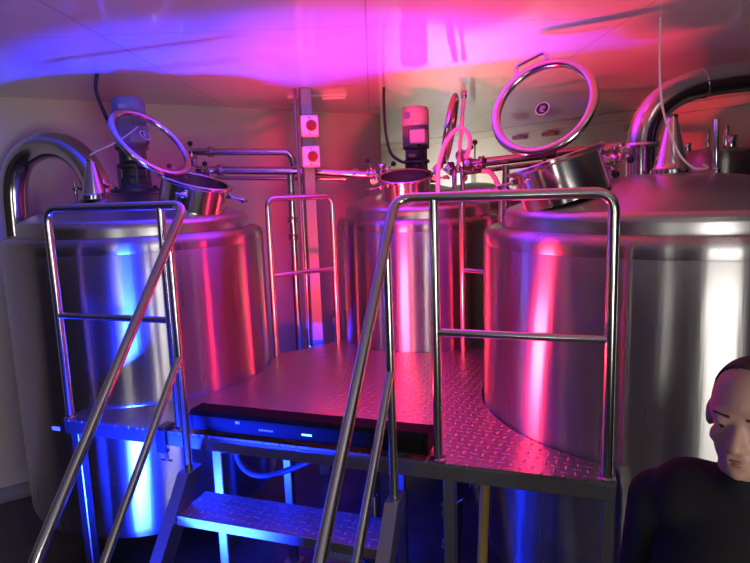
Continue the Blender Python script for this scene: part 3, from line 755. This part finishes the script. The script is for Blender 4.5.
capsule(g, B(.090, -.016, HZ - .078), B(.090, .016, HZ - .078), .0075, .0075)
capsule(g, B(-.022, 0, HZ - .19), B(-.008, 0, HZ - .06), .062, .056)      # neck
capsule(g, B(-.02, -.10, 1.49), B(-.02, .10, 1.49), .085, .085)           # shoulders and trunk
ell(g, B(0, 0, 1.33), .115, .165, .20); ell(g, B(.0, 0, 1.08), .105, .15, .19); ell(g, B(0, 0, .95), .11, .16, .12)
for s in (-1, 1):
    sh, el, wr = B(-.02, .185 * s, 1.465), B(-.05, .235 * s, 1.16), B(.06, .24 * s, .92)
    capsule(g, sh, el, .056, .042); capsule(g, el, wr, .041, .027)
    d = (wr - el).normalized()
    pal = wr + d * .075; capsule(g, wr + d * .02, pal, .028, .034)
    for k in range(4):
        off = fw * (.03 - .02 * k); L = (.062, .072, .068, .052)[k]
        k1 = pal + off + d * .035; k2 = k1 + d * L * .55 - sd * s * .012; k3 = k2 + d * L * .4 - sd * s * .022
        capsule(g, pal + off * .8, k1, .0105, .0098); capsule(g, k1, k2, .0098, .009); capsule(g, k2, k3, .009, .0078)
    th = wr + d * .04 + fw * .03; capsule(g, th, th + fw * .03 + d * .03, .013, .0105); capsule(g, th + fw * .03 + d * .03, th + fw * .04 + d * .062 - sd * s * .008, .0105, .0085)
    hp, kn, an = B(0, .09 * s, .90), B(.02, .10 * s, .48), B(-.02, .105 * s, .09)
    capsule(g, hp, kn, .085, .056); capsule(g, kn, an, .054, .038)
    capsule(g, B(-.05, .105 * s, .045), B(.12, .115 * s, .035), .042, .035)
body = g.build('body', M_SKIN, man); remesh(body, .0065, 3)
g = MB()                                                                 # shirt
capsule(g, B(-.02, -.11, 1.49), B(-.02, .11, 1.49), .098, .098); ell(g, B(0, 0, 1.33), .135, .185, .22); ell(g, B(0, 0, 1.08), .125, .17, .22); capsule(g, B(0, -.06, .93), B(0, .06, .93), .12, .12)
capsule(g, B(-.02, 0, 1.52), B(-.016, 0, 1.575), .085, .066)
for s in (-1, 1):
    sh, el, wr = B(-.02, .185 * s, 1.465), B(-.05, .235 * s, 1.16), B(.06, .24 * s, .92)
    capsule(g, sh, el, .072, .058); capsule(g, el, wr.lerp(el, .06), .057, .042)
sh_ = g.build('shirt', M_SHIRT, man); remesh(sh_, .011, 4)
g = MB()                                                                 # trousers
ell(g, B(0, 0, .93), .125, .175, .12)
for s in (-1, 1):
    hp, kn, an = B(0, .09 * s, .90), B(.02, .10 * s, .48), B(-.02, .105 * s, .11)
    capsule(g, hp, kn, .10, .073); capsule(g, kn, an, .072, .06)
tr3 = g.build('trousers', M_TROUSER, man); remesh(tr3, .012, 3)
for s in (-1, 1):
    g = MB(); capsule(g, B(-.055, .105 * s, .05), B(.13, .115 * s, .042), .05, .042); o = g.build('shoe', M_RUBBER, man)
    for v in o.data.vertices: v.co.z = max(v.co.z, .003)
    ey = MB().ball(B(.077, .031 * s, HZ - .002), .0115).build('eye', M_EYE, man)
    ell(MB(), B(.0876, .031 * s, HZ - .002), .002, .0052, .0052, 12).build('iris', M_IRIS, ey)
    g = MB(); capsule(g, B(.094, .018 * s, HZ + .022), B(.083, .048 * s, HZ + .024), .0032, .0025); g.build('eyebrow', M_HAIR, man)
g = MB(); g.tube(smooth([B(.080, -.025, HZ - .073), B(.092, -.012, HZ - .069), B(.0965, 0, HZ - .0705), B(.092, .012, HZ - .069), B(.080, .025, HZ - .073)], 5), [.0015] + [.0046] * 19 + [.0015], 10)
g.tube(smooth([B(.080, -.023, HZ - .074), B(.0905, -.011, HZ - .077), B(.094, 0, HZ - .078), B(.0905, .011, HZ - .077), B(.080, .023, HZ - .074)], 5), [.0015] + [.0052] * 19 + [.0015], 10); g.build('lips', M_LIP, man)
g = MB()                                                                 # cropped hair cap, receding at the front
o_ = 0; ell(g, B(-.018, 0, HZ + .027), .0985, .0795, .0995, 84)
keep = [i for i, q in enumerate(g.v)]
def hairy(q):
    r = V(q) - pc; f, z = r.dot(fw), r.z - HZ
    return z > -.045 + max(0, (f + .02)) * 1.5 + max(0, f) * .6 and f < .034 - 8 * r.dot(sd) ** 2
g.f = [f for f in g.f if all(hairy(g.v[i]) for i in f)]
hr_ = g.build('hair', M_HAIR, man)
sm = hr_.modifiers.new('thick', 'SOLIDIFY'); sm.thickness = .004

# ------------------------------------------------------------------ camera, world, view
cam = bpy.data.cameras.new('camera'); co = bpy.data.objects.new('camera', cam); col.objects.link(co)
cam.sensor_fit = 'HORIZONTAL'; cam.sensor_width = 36; cam.lens = 36 * 600 / 750; cam.clip_start = .02
fwd, up, rt = V((0, .98833494, -.15229589)), V((.0348995, .15220311, .98773288)), V((.99939083, -.00531505, -.03449239))
mw = Matrix((rt, up, -fwd)).transposed().to_4x4(); mw.translation = V((0, 0, 2.24)); co.matrix_world = mw
scn.camera = co
w = bpy.data.worlds.new('world'); scn.world = w; w.use_nodes = True
w.node_tree.nodes['Background'].inputs[0].default_value = (.9, .95, 1, 1); w.node_tree.nodes['Background'].inputs[1].default_value = .05
vs = scn.view_settings; vs.view_transform = 'Standard'; vs.look = 'None'; vs.exposure = 0; vs.gamma = 1; vs.use_curve_mapping = False
scn.cycles.max_bounces = 10; scn.cycles.glossy_bounces = 6; scn.cycles.transparent_max_bounces = 12
